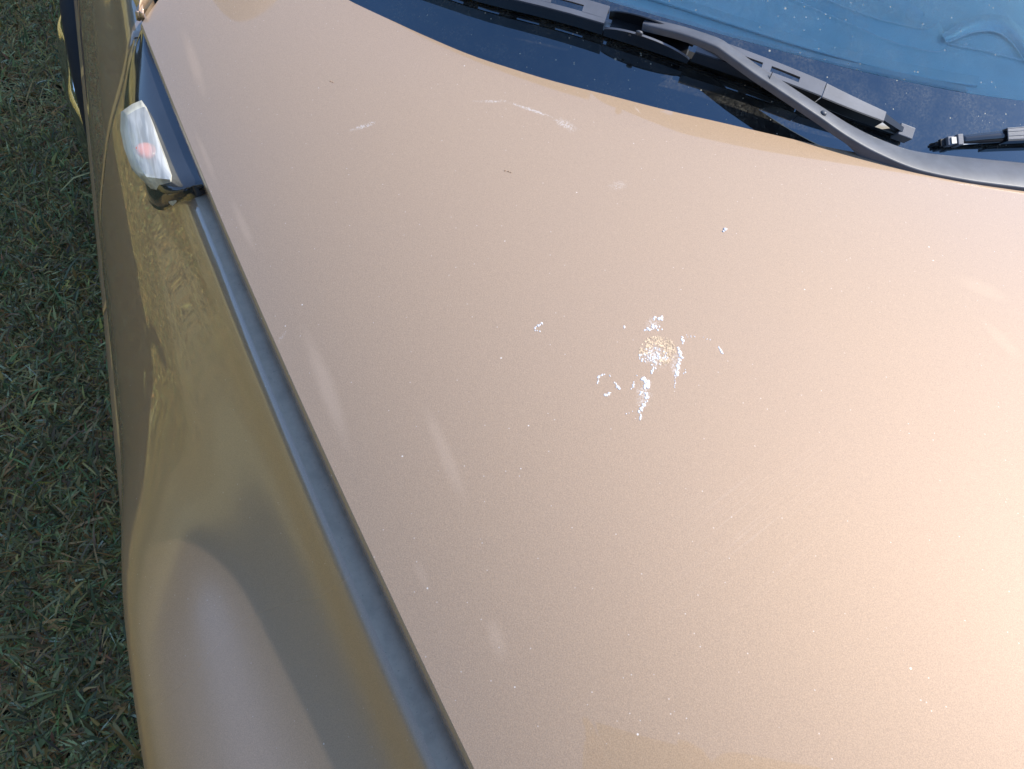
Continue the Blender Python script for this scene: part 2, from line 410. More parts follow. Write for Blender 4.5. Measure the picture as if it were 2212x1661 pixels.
# ---------------------------------------------------------------- wipers
def glass_normal(p):
    e = .004; zx = (glass_f(p[0]+e, p[1])-glass_f(p[0]-e, p[1]))/(2*e); zy = (glass_f(p[0], p[1]+e)-glass_f(p[0], p[1]-e))/(2*e)
    n = np.array([-zx, -zy, 1.]); return n/np.linalg.norm(n)
class Blade:
    def __init__(s, contact_px, n=90):
        P = np.array([glass_pt(*q) for q in contact_px]); s.P = resample(P, n); s.n = n
        # settle on the glass
        for k in range(n): s.P[k][2] = glass_f(*s.P[k][:2])
        s.L = np.r_[0, np.cumsum(np.linalg.norm(np.diff(s.P, axis=0), axis=1))]
        s.px = np.array([project(p)[0] for p in s.P])
    def fr(s, u):
        u = float(np.clip(u, 0, s.L[-1])); p = np.array([np.interp(u, s.L, s.P[:, k]) for k in range(3)])
        a = np.array([np.interp(min(u+.01, s.L[-1]), s.L, s.P[:, k]) for k in range(3)]); b = np.array([np.interp(max(u-.01, 0), s.L, s.P[:, k]) for k in range(3)])
        T = a-b; T /= np.linalg.norm(T); N = glass_normal(p); B = np.cross(N, T); B /= np.linalg.norm(B); return p, T, np.cross(T, B), B
    def u_at(s, px): return float(np.interp(px, s.px, s.L))
    def bar(s, mb, u0, u1, b0, b1, n0, n1, k=14, prof=None):
        """bar with rectangular section; b*, n* may be callables of t in 0..1"""
        ev = lambda q, t: q(t) if callable(q) else q
        secs = []
        for i in range(k+1):
            t = i/k; p, T, N, B = s.fr(u0+(u1-u0)*t)
            B0, B1, N0, N1 = ev(b0, t), ev(b1, t), ev(n0, t), ev(n1, t)
            secs.append([p+B*B0+N*N0, p+B*B1+N*N0, p+B*B1+N*N1, p+B*B0+N*N1])
        mb.loft(secs)
def project(p):
    d = np.asarray(p)-CO; z = d@CF; return (d@CR)/z*F_PX+W_PX/2, H_PX/2-(d@CU)/z*F_PX

CON = [(820, -74), (940, -36), (1078, 5), (1283, 60), (1458, 118), (1566, 155), (1664, 190), (1808, 247), (1952, 300)]
bl = Blade(CON)
U = bl.u_at; UE = bl.L[-1]
_, T0, N0, B0 = bl.fr(U(1600)); print('blade frame B', B0, 'len', UE)
SGN = 1 if B0[1] > 0 else -1          # +b is up the glass
for q in (1600,):
    for nn in (.012, .02, .03):
        p, T, N, B = bl.fr(U(q)); print('n', nn, project(p+N*nn), 'b+.01', project(p+N*nn+B*.01))
root = MB(); bl.bar(root, 0, UE, -.0012, .0012, 0, .006, 60); bl.bar(root, 0, UE-.002, -.0035, .0035, .006, .010, 60)
wb = root.build('wiper_blade', M_rubber, car, smooth=False)
st = MB(); bl.bar(st, 0, U(1480), -.0042, .0042, .0102, .0114, 30); bl.bar(st, U(1500), UE-.008, -.0042, .0042, .0102, .0114, 30)
st.build('steel_strip', M_steel, wb, smooth=False)
# pressed covers with slots
def cover(mb, u0, u1, slots, w0, w1, n0, n1, skirt=.012, rib=.0035):
    """top plate, open slots, downturned skirt on the lower side"""
    L = u1-u0
    lw = lambda t: w0+(w1-w0)*t
    nn = lambda t: n0+(n1-n0)*t
    cuts = sorted(slots); pos = 0.
    hb = .5
    def seg(ta, tb, ba, bb, thick=.0012):
        bl_ = CUR
        f = lambda t: ta+(tb-ta)*t
        bl_.bar(mb, u0+L*ta, u0+L*tb, lambda t: lw(f(t))*ba, lambda t: lw(f(t))*bb, lambda t: nn(f(t))-thick, lambda t: nn(f(t)), 8)
    # side rails run the whole length, bridges between the slots
    seg(0, 1, -.5, -.20); seg(0, 1, .20, .5)
    for (a, b) in cuts:
        seg(pos, a, -.20, .20); pos = b
    seg(pos, 1, -.20, .20)
    SK = MB(); CUR.bar(SK, u0, u1, lambda t: -lw(t)*.5-.0012, lambda t: -lw(t)*.5, lambda t: nn(t)-skirt, lambda t: nn(t)-.0002, 10); SK.build('cover_flank', M_flank, wb if CUR is bl else wb2, smooth=False)
    CUR.bar(mb, u0, u1, lambda t: lw(t)*.5, lambda t: lw(t)*.5+.0012, lambda t: nn(t)-skirt*.6, lambda t: nn(t)-.0002, 10)
CUR = bl
def solve(bd, px, py):
    best = None
    for u in np.linspace(0, bd.L[-1]*1.0, 240):
        p, T, N, B = bd.fr(u)
        for n_ in np.linspace(.004, .06, 57):
            q = project(p+N*n_); e = (q[0]-px)**2+(q[1]-py)**2
            if best is None or e < best[0]: best = (e, u, n_)
    return best[1], best[2]
SV = {k: solve(bl, *k) for k in ((1150, -12), (1312, 33), (1540, 90), (1590, 115), (1779, 192), (1911, 252), (1330, 40), (1498, 106), (1953, 289))}
print('SV', {k: (round(v[0], 3), round(v[1], 4)) for k, v in SV.items()}, bl.L[-1])
su_ = lambda k: SV[k][0]; sn_ = lambda k: SV[k][1]
c1b = MB(); cover(c1b, 0, su_((1312, 33)), [(.1, .2), (.27, .37), (.44, .54), (.62, .72), (.79, .91)], .015, .016, .030, sn_((1312, 33)), .022)
c1b.build('cover', M_wiper, wb, smooth=False)
nr = sn_((1779, 192))
c2b = MB(); cover(c2b, su_((1590, 115))-.035, su_((1779, 192)), [(.02, .18), (.30, .50), (.57, .80)], .016, .0125, nr+.002, nr, .020)
c2b.build('cover', M_wiper, wb, smooth=False)
c3b = MB(); cover(c3b, su_((1779, 192))+.0012, su_((1911, 252)), [], .0125, .008, nr-.001, sn_((1911, 252)), .016)
c3b.build('cover', M_wiper, wb, smooth=False)
# slim tail of the frame that runs down to the end cap
tl = MB(); bl.bar(tl, su_((1911, 252)), UE-.012, lambda t: -.0035*(1-.3*t), lambda t: .0035*(1-.3*t), lambda t: sn_((1911, 252))*(1-t)+.013*t-.004, lambda t: sn_((1911, 252))*(1-t)+.017*t, 8)
tl.build('frame_tail', M_flank, wb, smooth=False)
# centre bridge: two arched cheeks with a hollow between them
br = MB(); ua, ub = su_((1312, 33))+.001, su_((1498, 106)); nt_ = sn_((1330, 40))
arch = lambda t: .014+(nt_-.010)*min(1, math.sin(math.pi*min(1, max(0, .06+t*.92)))**.45)*(1-.22*t)
bl.bar(br, ua, ub, -.0092, -.0080, .010, arch, 30)
br.build('bridge', M_flank, wb, smooth=False)
br = MB(); bl.bar(br, ua, ub, .0080, .0092, .010, arch, 30); bl.bar(br, ua+.004, ub-.004, -.0080, .0080, .011, lambda t: .015, 12)
br.build('bridge', M_flank, wb, smooth=False)
eg = MB(); bl.bar(eg, ua, ub, -.0096, -.0078, lambda t: arch(t), lambda t: arch(t)+.0008, 30); eg.build('bridge_edge', M_wiper, wb, smooth=False)
uq, nq = solve(bl, 1392, 40)
for (du, rr_) in ((0, .0034), (-.004, .0016)):
    cl = MB(); p, T, N, B = bl.fr(uq+du*2); c = p+N*(nq-.012 if du == 0 else nq-.02); secs = []
    for b in (-.0100, -.0078): secs.append([c+B*b+(T*math.cos(a)+N*math.sin(a))*rr_ for a in np.linspace(0, 2*math.pi, 17)[:-1]])
    cl.loft(secs); cl.build('pivot_pin', M_arm, wb)
ec = MB(); un, nn_ = SV[(1953, 289)]; bl.bar(ec, UE-.016, UE+.0, -.0060, .0060, .003, max(.017, nn_+.004), 2); ec.build('end_cap', M_wiper, wb, smooth=False, bevel=.0008)

# arm
ARM = [(1392, 44, 0.04, 17), (1420, 50, 0.043, 20), (1470, 62, 0.047, 21), (1525, 80, 0.051, 23), (1562, 96, 0.053, 25), (1600, 124, 0.054, 25), (1640, 153, 0.054, 25), (1664, 168, 0.054, 26), (1720, 205, 0.054, 27), (1779, 244, 0.053, 28), (1835, 281, 0.051, 32), (1900, 315, 0.049, 38), (1980, 345, 0.047, 45), (2080, 362, 0.046, 50), (2200, 376, 0.045, 54), (2330, 390, 0.045, 58)]
ap = np.array([[*glass_pt(a[0], a[1], a[2]), a[3]] for a in ARM]); ap = resample(ap, 90)
am = MB(); secs = []
for k in range(90):
    p = ap[k, :3]; T = ap[min(k+1, 89), :3]-ap[max(k-1, 0), :3]; T /= np.linalg.norm(T)
    N = np.array([0, -.12, 1.]); N -= T*(N@T); N /= np.linalg.norm(N); B = np.cross(N, T)
    q0, q1, q2 = (np.array(project(v)) for v in (p, p+T*.01, p+B*.01)); e1 = (q1-q0)/np.linalg.norm(q1-q0); e2 = q2-q0
    hw = ap[k, 3]*(.80+.2*smooth01((k/89-.6)/.25))/2/(abs(e1[0]*e2[1]-e1[1]*e2[0])/.01)
    s = k/89; dep = .007+.028*smooth01((s-.36)/.35)
    r = min(.0016, hw*.3)
    secs.append([p-B*hw-N*dep, p-B*hw-N*r, p-B*(hw-.4*r)-N*.3*r, p-B*(hw-1.2*r), p+B*(hw-1.2*r), p+B*(hw-.4*r)-N*.3*r, p+B*hw-N*r, p+B*hw-N*dep])
am.loft(secs); arm = am.build('wiper_arm', M_arm, car, auto=40)
rv = MB(); p = glass_pt(1779, 244, .0540); 
ringz = []
for rr_, hh in ((.0032, -.0015), (.0032, .0004), (.0024, .0014), (.0010, .0019)):
    ringz.append([p+np.array([math.cos(a)*rr_, math.sin(a)*rr_, hh]) for a in np.linspace(0, 2*math.pi, 15)[:-1]])
rv.loft(ringz); rv.build('rivet', M_arm, arm)
sm = MB(); a1, a2 = glass_pt(1657, 182, .0552), glass_pt(1668, 157, .0552); d_ = (a2-a1); ln = np.linalg.norm(d_); d_ /= ln
sm.box((a1+a2)/2, (ln, .0008, .0016), d_, np.cross([0, 0, 1.], d_)/np.linalg.norm(np.cross([0, 0, 1.], d_)), (0, 0, 1)); sm.build('joint_seam', M_black, arm, smooth=False)

# second blade, only its inner end reaches into the picture
CON2 = [(2012, 314), (2060, 309), (2140, 303), (2240, 298), (2360, 296), (2500, 300)]
b2 = Blade(CON2); CUR = b2; U2 = b2.u_at; E2 = b2.L[-1]
m = MB(); b2.bar(m, 0, E2, -.0012, .0012, 0, .006, 30); b2.bar(m, .004, E2, -.0035, .0035, .005, .009, 30)
wb2 = m.build('wiper_blade', M_rubber, car, smooth=False)
m = MB(); b2.bar(m, U2(2030), U2(2045), -.0045, .0045, .004, .0125, 2); b2.bar(m, U2(2048), U2(2060), -.0055, .0055, .003, .0145, 2); m.build('end_cap', M_wiper, wb2, smooth=False, bevel=.0008)
m = MB(); b2.bar(m, U2(2036), U2(2046), -.0035, .0030, .0126, .0137, 1); b2.bar(m, U2(2062), U2(2108), -.0050, -.0035, .0100, .0112, 6); m.build('steel_strip', M_steel, wb2, smooth=False)
m = MB()
secs = []
for t in np.linspace(0, 1, 14):
    u = U2(2061)+(U2(2150)-U2(2061))*t; p, T, N, B = b2.fr(u); rr_ = .0048+.001*t; c = p+N*(.0085+.004*t)
    secs.append([c+(B*math.cos(a)+N*math.sin(a))*rr_ for a in np.linspace(0, math.pi*2, 17)[:-1]])
m.loft(secs); m.build('bridge', M_dark, wb2)
m = MB(); cover(m, U2(2143), E2, [(.30, .44), (.55, .70)], .011, .015, .0205, .026); m.build('cover', M_wiper, wb2, smooth=False, bevel=.0006)

# ---------------------------------------------------------------- dashboard
def dz(x, y): return float(zh(XC, .4))-.06
def dash_z(x, y):
    e = yb(x)+frit_w(x); q = y-e
    return zw(x, e)-.020-.016*smooth01(-q/.03)+.012*smooth01(q/.12)-.03*smooth01((q-.35)/.25)
dash_f = lambda x, y: float(dash_z(x, y))
def dpt(px, py, h=0.): return at(px, py, lambda x, y: float(dash_z(x, y))+h)
xsd = np.linspace(XL-.10, 2*XC-XL+.10, 140); mb = MB()
qs = [-.03, -.015, 0, .01, .02, .03, .045, .06, .08, .1, .12, .16, .2, .26, .32, .38, .44, .5, .56, .62]
mb.grid([[(x, float(yb(x)+frit_w(x))+q, float(dash_z(x, float(yb(x)+frit_w(x))+q))) for x in xsd] for q in qs])
dash = mb.build('dashboard', M_dash, car, thick=.004)
def ridge(name, lines, hs, n=60, mat=None):
    """a moulded strip: each line (measured on the photo) carried to its own height over the dash"""
    G = []
    L = [resample(np.array(l, float), n) for l in lines]
    G = np.array([[dpt(q[0], q[1], h) for q in l] for l, h in zip(L, hs)])
    # smooth the profile across the strip
    prof = np.array([resample(G[:, k], 4*len(lines)) for k in range(n)])
    mb = MB(); mb.grid(prof); return mb.build(name, mat or M_dash, dash)
sh = lambda P, dy, dx=0: [(a+dx, b+dy) for a, b in P]
RIB_PX = resample(np.array(FRIT_PX, float), 600); RIB_PX = RIB_PX[(RIB_PX[:, 0] > 1180) & (RIB_PX[:, 0] < 2090)]
ln_ = np.r_[0, np.cumsum(np.linalg.norm(np.diff(RIB_PX, axis=0), axis=1))]
rb = MB()
for u in np.arange(0, ln_[-1], 4.6):
    q = np.array([np.interp(u, ln_, RIB_PX[:, 0]), np.interp(u, ln_, RIB_PX[:, 1])])
    a, b = dpt(q[0]+3, q[1]+1, .0025), dpt(q[0]-3, q[1]-9.5, .0025); d = b-a; L = np.linalg.norm(d); d /= L; c_ = np.cross((0, 0, 1.), d); c_ /= np.linalg.norm(c_)
    rb.box((a+b)/2, (L, .0014, .003), d, c_, np.cross(d, c_))
bedp = [(q[0], q[1]) for q in RIB_PX[::12]]
ridge('grille_bed', [sh(bedp, 2), sh(bedp, -11, -3)], [.0006, .0006], mat=M_dark)
g_ = rb.build('defrost_grille', M_rib_glint, dash, smooth=False); g_['kind'] = 'stuff'
CRE = [(1180, -72), (1300, -34), (1459, 15), (1571, 51), (1745, 106), (1899, 147), (2052, 178), (2110, 186)]
ridge('dash_lip', [sh(CRE, 3), CRE, sh(CRE, -3, 1), sh(CRE, -14, 3), sh(CRE, -30, 6)], [-.001, .0034, .004, .002, -.002])
SL = [(1600, -60), (1720, 0), (1790, 32), (1848, 57), (1900, 80), (1950, 97), (2000, 109), (2032, 111), (2049, 100)]
SI = [(1680, -60), (1786, -3), (1840, 20), (1899, 41), (1950, 53), (1991, 61), (2012, 58), (2024, 50), (2026, 42)]
SJ = [(1760, -70), (1840, -32), (1880, -12), (1912, 5), (1945, 24), (1970, 38), (1990, 48), (1996, 44), (1998, 38)]
SK_ = [(1830, -80), (1890, -50), (1920, -30), (1945, -14), (1962, 0), (1978, 12), (1990, 22), (1996, 28), (1997, 32)]
ridge('instrument_hood', [SL, SI, SJ, SK_], [-.0005, .0075, .006, .010])
AR0 = [(2044, 91), (2062, 87), (2085, 76), (2110, 69), (2139, 67), (2165, 75), (2188, 95), (2206, 120), (2222, 150)]
AR1 = [(2040, 84), (2058, 76), (2080, 60), (2110, 48), (2144, 45), (2172, 53), (2196, 74), (2214, 100), (2232, 132)]
AR2 = [(2034, 74), (2050, 64), (2080, 45), (2110, 34), (2146, 30), (2178, 38), (2204, 58), (2224, 86), (2244, 120)]
ridge('gauge_cowl', [AR0, AR1, AR2], [.003, .010, .008])
for L_n in (SL, CRE, SI): ridge('dash_highlight', [sh(L_n, 1.2), L_n, sh(L_n, -1.2)], [.0022, .0022, .0022] if L_n is not SI else [.0092, .0092, .0092], mat=M_rib_glint)  # flat pale strips standing in for highlights along the creases
ridge('dash_highlight', [sh(AR0, 1), AR0, sh(AR0, -2)], [.0052, .0052, .0052], mat=M_rib_glint)  # painted highlight along the gauge arch
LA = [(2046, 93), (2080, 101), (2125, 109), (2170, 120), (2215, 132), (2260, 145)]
ridge('gauge_highlight', [sh(LA, 1.5), LA, sh(LA, -2)], [.002, .002, .002], mat=M_rib_glint)  # flat pale strip, a painted highlight below the gauges

# cabin: roof, pillars, floor, seats
mb = MB(); rf = []
for v in np.linspace(0, 1, 14):
    y = 1.42+v*2.0; w_ = .93-.25*0; rf.append([(XC+(u)*(.80-.02*v), y, 1.53+.05*math.sin(math.pi*(.2+.6*v))-.07*abs(u)**3) for u in np.linspace(-1, 1, 24)])
mb.grid(np.array(rf)); mb.build('stretched_roof', M_black, car, thick=.02)  # carried unseen beyond the tail so its shadow covers the grass
mb = MB()
mb.grid(np.array([[(float(xsil_s(1.6))+.12, y, .35), (2*XC-float(xsil_s(1.6))-.12, y, .35)] for y in (.9, 2.3)])); mb.build('cabin_floor', M_black, car, thick=.01)
for sx in (-1, 1):
    mb = MB(); mb.box((XC+sx*.40, 1.75, .72), (.5, .14, .62)); mb.box((XC+sx*.40, 1.52, .48), (.5, .48, .16)); mb.build('seat', M_seat, car, bevel=.05)
# pillar at the hood corner and belt line beside the cabin
PIL_L = [(306, 46), (297, 22), (287, -2), (262, -60), (238, -120)]; PIL_R = [(303, 46), (317, 22), (333, -2), (376, -62), (420, -120)]
pf = lambda x, y: float(zE(y))-.004+max(0, (y-.86))*.35
L_ = np.array([at(*q, pf) for q in PIL_L]); R_ = np.array([at(*q, pf) for q in PIL_R])
L_ = resample(L_, 14); R_ = resample(R_, 14)
mb = MB(); mb.grid([[L_[i]*(1-t)+R_[i]*t+np.array([0, 0, .012*math.sin(math.pi*t)]) for t in np.linspace(0, 1, 8)] for i in range(14)])
mb.build('pillar', M_paint, car, thick=.004)
for sx in (0, 1):
    f = lambda p: (2*XC-p[0] if sx else p[0], p[1], p[2])
    mb = MB(); a, b = np.array([.10, 1.05, 1.08]), np.array([.21, 1.42, 1.50]); s1 = []
    for t in np.linspace(0, 1, 8):
        c = a*(1-t)+b*t; s1.append([f(c+np.array(o)) for o in ((-.03, 0, 0), (0, -.03, .01), (.03, 0, 0), (0, .03, -.01))])
    mb.loft(s1); mb.build('windscreen_pillar', M_black, car)
    for yy in (1.7, 2.35):
        mb = MB()
        a, b = np.array([.02, yy, 1.0]), np.array([.20, yy+.02, 1.50]); s1 = []
        for t in np.linspace(0, 1, 6):
            c = a*(1-t)+b*t; s1.append([f(c+np.array(o)) for o in ((-.03, -.04, 0), (.03, -.04, 0), (.03, .04, 0), (-.03, .04, 0))])
        mb.loft(s1); mb.build('roof_pillar', M_black, car)
# far side of the body, front end and tail (seen only from elsewhere)
P = side_surface(-.42, 3.5, 120); P[:, :, 0] = 2*XC-P[:, :, 0]
mb = MB(); mb.grid(P[:, ::-1]); mb.build('fender', M_paint, car, thick=.003)
mb = MB(); fr_ = []
for z, yy in ((1.0, 0), (.93, -.035), (.80, -.06), (.62, -.07), (.45, -.06), (.25, -.03)):
    row = []
    for u in np.linspace(-1, 1, 40):
        x0 = float(xsil_s(-.2)); xw = XC-x0; x = XC+u*xw*(.92 if z > .9 else 1)
        row.append((x, -.42+yy*(1-abs(u)**3), z if z < .99 else float(zh(np.clip(x, .12, 1.8), -.42))-.004))
    fr_.append(row)
mb.grid(np.array(fr_)); mb.build('front_bumper', M_paint, car, thick=.004)

# ---------------------------------------------------------------- lamp panel and lamp
_c = {}
def side_z_fast(x, y):
    key = round(y/.004)
    if key not in _c:
        q = body_section(key*.004, 120); k0 = 8; k = int(np.argmin(q[:, 0])); m = q[k0:k+1][::-1]; m = m[np.r_[True, np.diff(np.maximum.accumulate(m[:, 0])) > 1e-6]]
        _c[key] = (m[:, 0], m[:, 1])
    xx, zz = _c[key]
    if x < xx[0]: return .3
    return float(np.interp(x, xx, zz))
OUT = [(306, 56), (290, 110), (276, 180), (267, 240), (272, 300), (290, 355), (308, 392), (318, 424), (334, 443), (352, 446), (380, 434), (412, 416), (440, 404)]
INN = [(309, 60), (325, 105), (350, 165), (372, 222), (394, 278), (405, 306), (415, 330), (424, 352), (431, 368), (436, 380), (439, 388), (441, 394), (442, 399)]
pf2 = lambda o: (lambda x, y: side_z_fast(x, y)+o)
po = np.array([at(*q, pf2(.001)) for q in OUT]); pi_ = np.array([at(*q, lambda x, y: float(zE(y))-.016) for q in INN])
print('panel', po.round(3).tolist())
mb = MB(); oP, iP = resample(np.array(OUT, float), 44), resample(np.array(INN, float), 44); G = []
for i in range(44):
    row = []; o_, n_ = oP[i], iP[i]+[5, 2]; q = o_*.74+n_*.26
    e_ = at(n_[0], n_[1], lambda x, y: float(zE(y))-.008); b0 = at(o_[0], o_[1], pf2(.012))
    c_ = at(q[0], q[1], lambda x, y: float(zE(y))-.008-.42*max(0, float(xgap(y))-x))
    for t in np.linspace(0, 1, 7): row.append(b0*(1-t)+c_*t+np.array([-.003, 0, .004])*math.sin(math.pi*t)*smooth01(i/10))
    for t in np.linspace(0, 1, 7)[1:]: row.append(c_*(1-t)+e_*t+np.array([0, 0, .003*math.sin(math.pi*t)]))
    G.append(row)
G = np.array(G); mb.grid(G)
# rolled outer border
bd = []
for i in range(44):
    p = G[i, 0]; q = G[i, 1]; o = p-q; o /= (np.linalg.norm(o)+1e-9); bd.append([p, p+o*.0012-np.array([0, 0, .001]), p+o*.0015-np.array([0, 0, .006])])
mb.grid(np.array(bd)); panel = mb.build('corner_trim', M_dark, car, thick=0)
gm = MB(); gb = []
for i in range(20, 44):
    p = G[i, 0]; q = G[i, 1]; o = p-q; o /= (np.linalg.norm(o)+1e-9); gb.append([p+o*.0011+[0, 0, .0012], p+o*.0030+[0, 0, .0010]])
gm.grid(np.array(gb)); gm.build('seal', M_black, panel)

def lens_mat(name, f0, f1):
    p = NT(name); p.set(Base_Color=(.93, .91, .78) if f0 > .5 else (.93, .93, .88), Roughness=.2, IOR=1.5)  # yellower rim: refracted lawn light painted into the lens colour
    tr = p.n('ShaderNodeBsdfTransparent'); p.put(tr.inputs[0], (.92, .96, .95))
    st = p.ramp(p.noise(220, 2, vec=p.mapping((0, 0, 0), (0, 0, .35), (1, .08, .3), kind='POINT')), .4, .65)
    m = p.n('ShaderNodeMixShader'); p.put(m.inputs[0], p.fmix(st, f0, f1)); p.put(m.inputs[1], tr.outputs[0]); p.put(m.inputs[2], p.b.outputs[0])
    p.set(Normal=p.bump(p.noise(90, 2), .15, .001))
    p.t.links.new(m.outputs[0], p.out.inputs[0]); return p.m
M_lens = lens_mat('lens_rim', .70, .92); M_face = lens_mat('lens_face', .38, .60); M_bulb = simple('amber_bulb', (.85, .22, .12), .25, 0, .5, .5); M_refl = simple('lamp_reflector', (.45, .50, .56), .25, .7, var=.4, vscale=70)
# lamp outline, upper face and its lower rim
LB = [(313, 222), (291, 232), (266, 250), (264, 290), (272, 330), (286, 368), (306, 388), (330, 402), (352, 404), (374, 398), (376, 384), (366, 350), (352, 310), (338, 270), (325, 238)]
LT = [(312, 230), (294, 237), (275, 249), (276, 285), (284, 320), (297, 352), (316, 382), (334, 384), (350, 386), (368, 388), (370, 380), (358, 348), (345, 312), (332, 275), (320, 243)]
lb = np.array([at(*q, pf2(.004)) for q in LB]); lt = np.array([at(*q, pf2(.0)) for q in LT])
cen = lb.mean(0); nn = np.array([-.45, -.05, .89]); nn /= np.linalg.norm(nn)
h_ = .013
def onto(q, plane_c): d = ray(*q); t = ((plane_c-CO)@nn)/(d@nn); return CO+d*t
def lin(P, k): return np.array([P[i]*(1-j/k)+P[i+1]*j/k for i in range(len(P)-1) for j in range(k)])
base = np.array([onto(q, cen+nn*.033) for q in LB]); top = np.array([onto(q, cen+nn*.046) for q in LT])
mb = MB(); bs = lin(np.vstack([base, base[:1]]), 4); tp = lin(np.vstack([top, top[:1]]), 4)
low = bs-nn*.038
mid = bs*.72+tp*.28+nn*.005; inn = tp*.80+tp.mean(0)*.2+nn*.0012; pass
rings = [low, bs, mid, tp]
mb.loft(rings, caps=False); lens = mb.build('indicator_lamp', M_lens, car)
def ring_grid(rs):
    m_ = MB(); m_.grid(np.array([np.vstack([r, r[:1]]) for r in rs])); return m_
ring_grid([tp, inn, tp*.3+tp.mean(0)*.7+nn*.002, tp*.01+tp.mean(0)*.99+nn*.002]).build('lens', M_face, lens)
mb = MB(); c0 = base.mean(0)
mb.loft([bs*.9+c0*.1-nn*.004, bs*.88+c0*.12+nn*.0015]); mb.build('reflector', M_refl, lens)
mb = MB(); pb = onto((319, 326), cen+nn*.040)
sp = []
for th in np.linspace(.05, math.pi-.05, 9): sp.append([pb+np.array([math.sin(th)*math.cos(a), math.sin(th)*math.sin(a), 0])*.0105+nn*math.cos(th)*.006+np.array([0, math.cos(th)*.002, 0]) for a in np.linspace(0, 2*math.pi, 17)[:-1]])
mb.loft(sp); mb.build('bulb', M_bulb, lens)

# ---------------------------------------------------------------- wheels
def wheel(cx, cy, sx):
    r = .29; mb = MB(); prof = [(.17, .02), (.25, .0), (.275, .006), (.29, .03), (.292, .08), (.29, .14), (.272, .165), (.18, .165)]
    secs = [[(cx+sx*d, cy+rr_*math.cos(a), r+rr_*math.sin(a)) for rr_, d in prof] for a in np.linspace(0, 2*math.pi, 49)]
    mb.grid(np.array(secs)); ty = mb.build('wheel', M_tyre, car)
    mb = MB(); prof = [(.208, .010), (.203, -.006), (.188, -.020), (.15, -.031), (.10, -.038), (.05, -.041), (.0, -.042)]
    secs = []
    for a in np.linspace(0, 2*math.pi, 85):
        wv = .5+.5*math.cos(6*a); secs.append([(cx+sx*(d+(.014*wv if .06 < rr_ < .19 else 0)), cy+rr_*math.cos(a), r+rr_*math.sin(a)) for rr_, d in prof])
    mb.grid(np.array(secs)); mb.build('hubcap', M_chrome, ty)
wpos = at(170, 90, .42)
wheel(float(xsil_s(2.0))-.034, 1.92, 1); wheel(float(xsil_s(.1))+.03, .08, 1)
wheel(2*XC-float(xsil_s(2.0))-.02, 1.92, -1); wheel(2*XC-float(xsil_s(.1))-.03, .08, -1)
print('wheel', wpos, xsil_s(2.0))

# door mirror
MIR = np.array([-.055, 1.50, 1.445])
mb = MB(); secs = []
for th in np.linspace(.06, math.pi-.06, 16):
    secs.append([MIR+np.array([.115*math.cos(th), .055*math.sin(th)**.7*math.cos(a), .075*math.sin(th)**.6*math.sin(a)]) for a in np.linspace(0, 2*math.pi, 25)[:-1]])
mb.loft(secs); mir = mb.build('door_mirror', M_paint, car)
mb = MB(); mb.loft([[np.array([dx+rx*math.cos(a), yy_+ry*math.sin(a), z]) for a in np.linspace(0, 2*math.pi, 21)[:-1]] for z, rx, ry, dx, yy_ in ((1.12, .03, .03, .12, 1.26), (1.2, .03, .03, .09, 1.32), (1.30, .03, .03, .05, 1.42), (1.37, .03, .03, .0, 1.48))])
mb.build('mirror_foot', M_paint, mir)

# ---------------------------------------------------------------- droppings and crumbs on the hood
M_white = simple('dried_white', (.76, .77, .80), .7, var=.08, vscale=300); M_ochre = simple('dried_ochre', (.66, .50, .34), .75, 0, .3, 0, 500, .5, .25, 250)
M_crumb = simple('crumb', (.75, .68, .55), .8); M_seed = simple('seed_husk', (.34, .22, .13), .7)
def blobs(items, thick=.0005, hf=hood_f):
    mb = MB()
    for (px, py, w_, h_2, ang) in items:
        c = at(px, py, hf); s = 1/1590*np.linalg.norm(c-CO)
        n = 9; e = CR*math.cos(ang)+CU*math.sin(ang); f = -CR*math.sin(ang)+CU*math.cos(ang)
        k = [1+random.uniform(-.28, .28) for _ in range(n)]; rim = []; mid = []
        for i in range(n):
            a = 2*math.pi*i/n
            q = project(c); X = q[0]+(math.cos(a)*w_/2*math.cos(ang)-math.sin(a)*h_2/2*math.sin(ang))*k[i]; Y = q[1]-(math.cos(a)*w_/2*math.sin(ang)+math.sin(a)*h_2/2*math.cos(ang))*k[i]
            r = at(X, Y, hf); rim.append(r+[0, 0, -.0001]); mid.append(c*.45+r*.55+np.array([0, 0, thick]))
        mb.loft([rim, mid])
    return mb
random.seed(3)
def trail(pts, n, wob, w0, h0):
    out = []
    P = resample(np.array(pts, float), n)
    for p in P: out.append((p[0]+random.uniform(-wob, wob), p[1]+random.uniform(-wob, wob), w0*random.uniform(.5, 1.3), h0*random.uniform(.5, 1.3), random.uniform(-.8, .8)))
    return out
K = lambda x, y: (1083.3+x*.293*.9998, 594+y*.2930)       # local survey grid over the splash
white = []
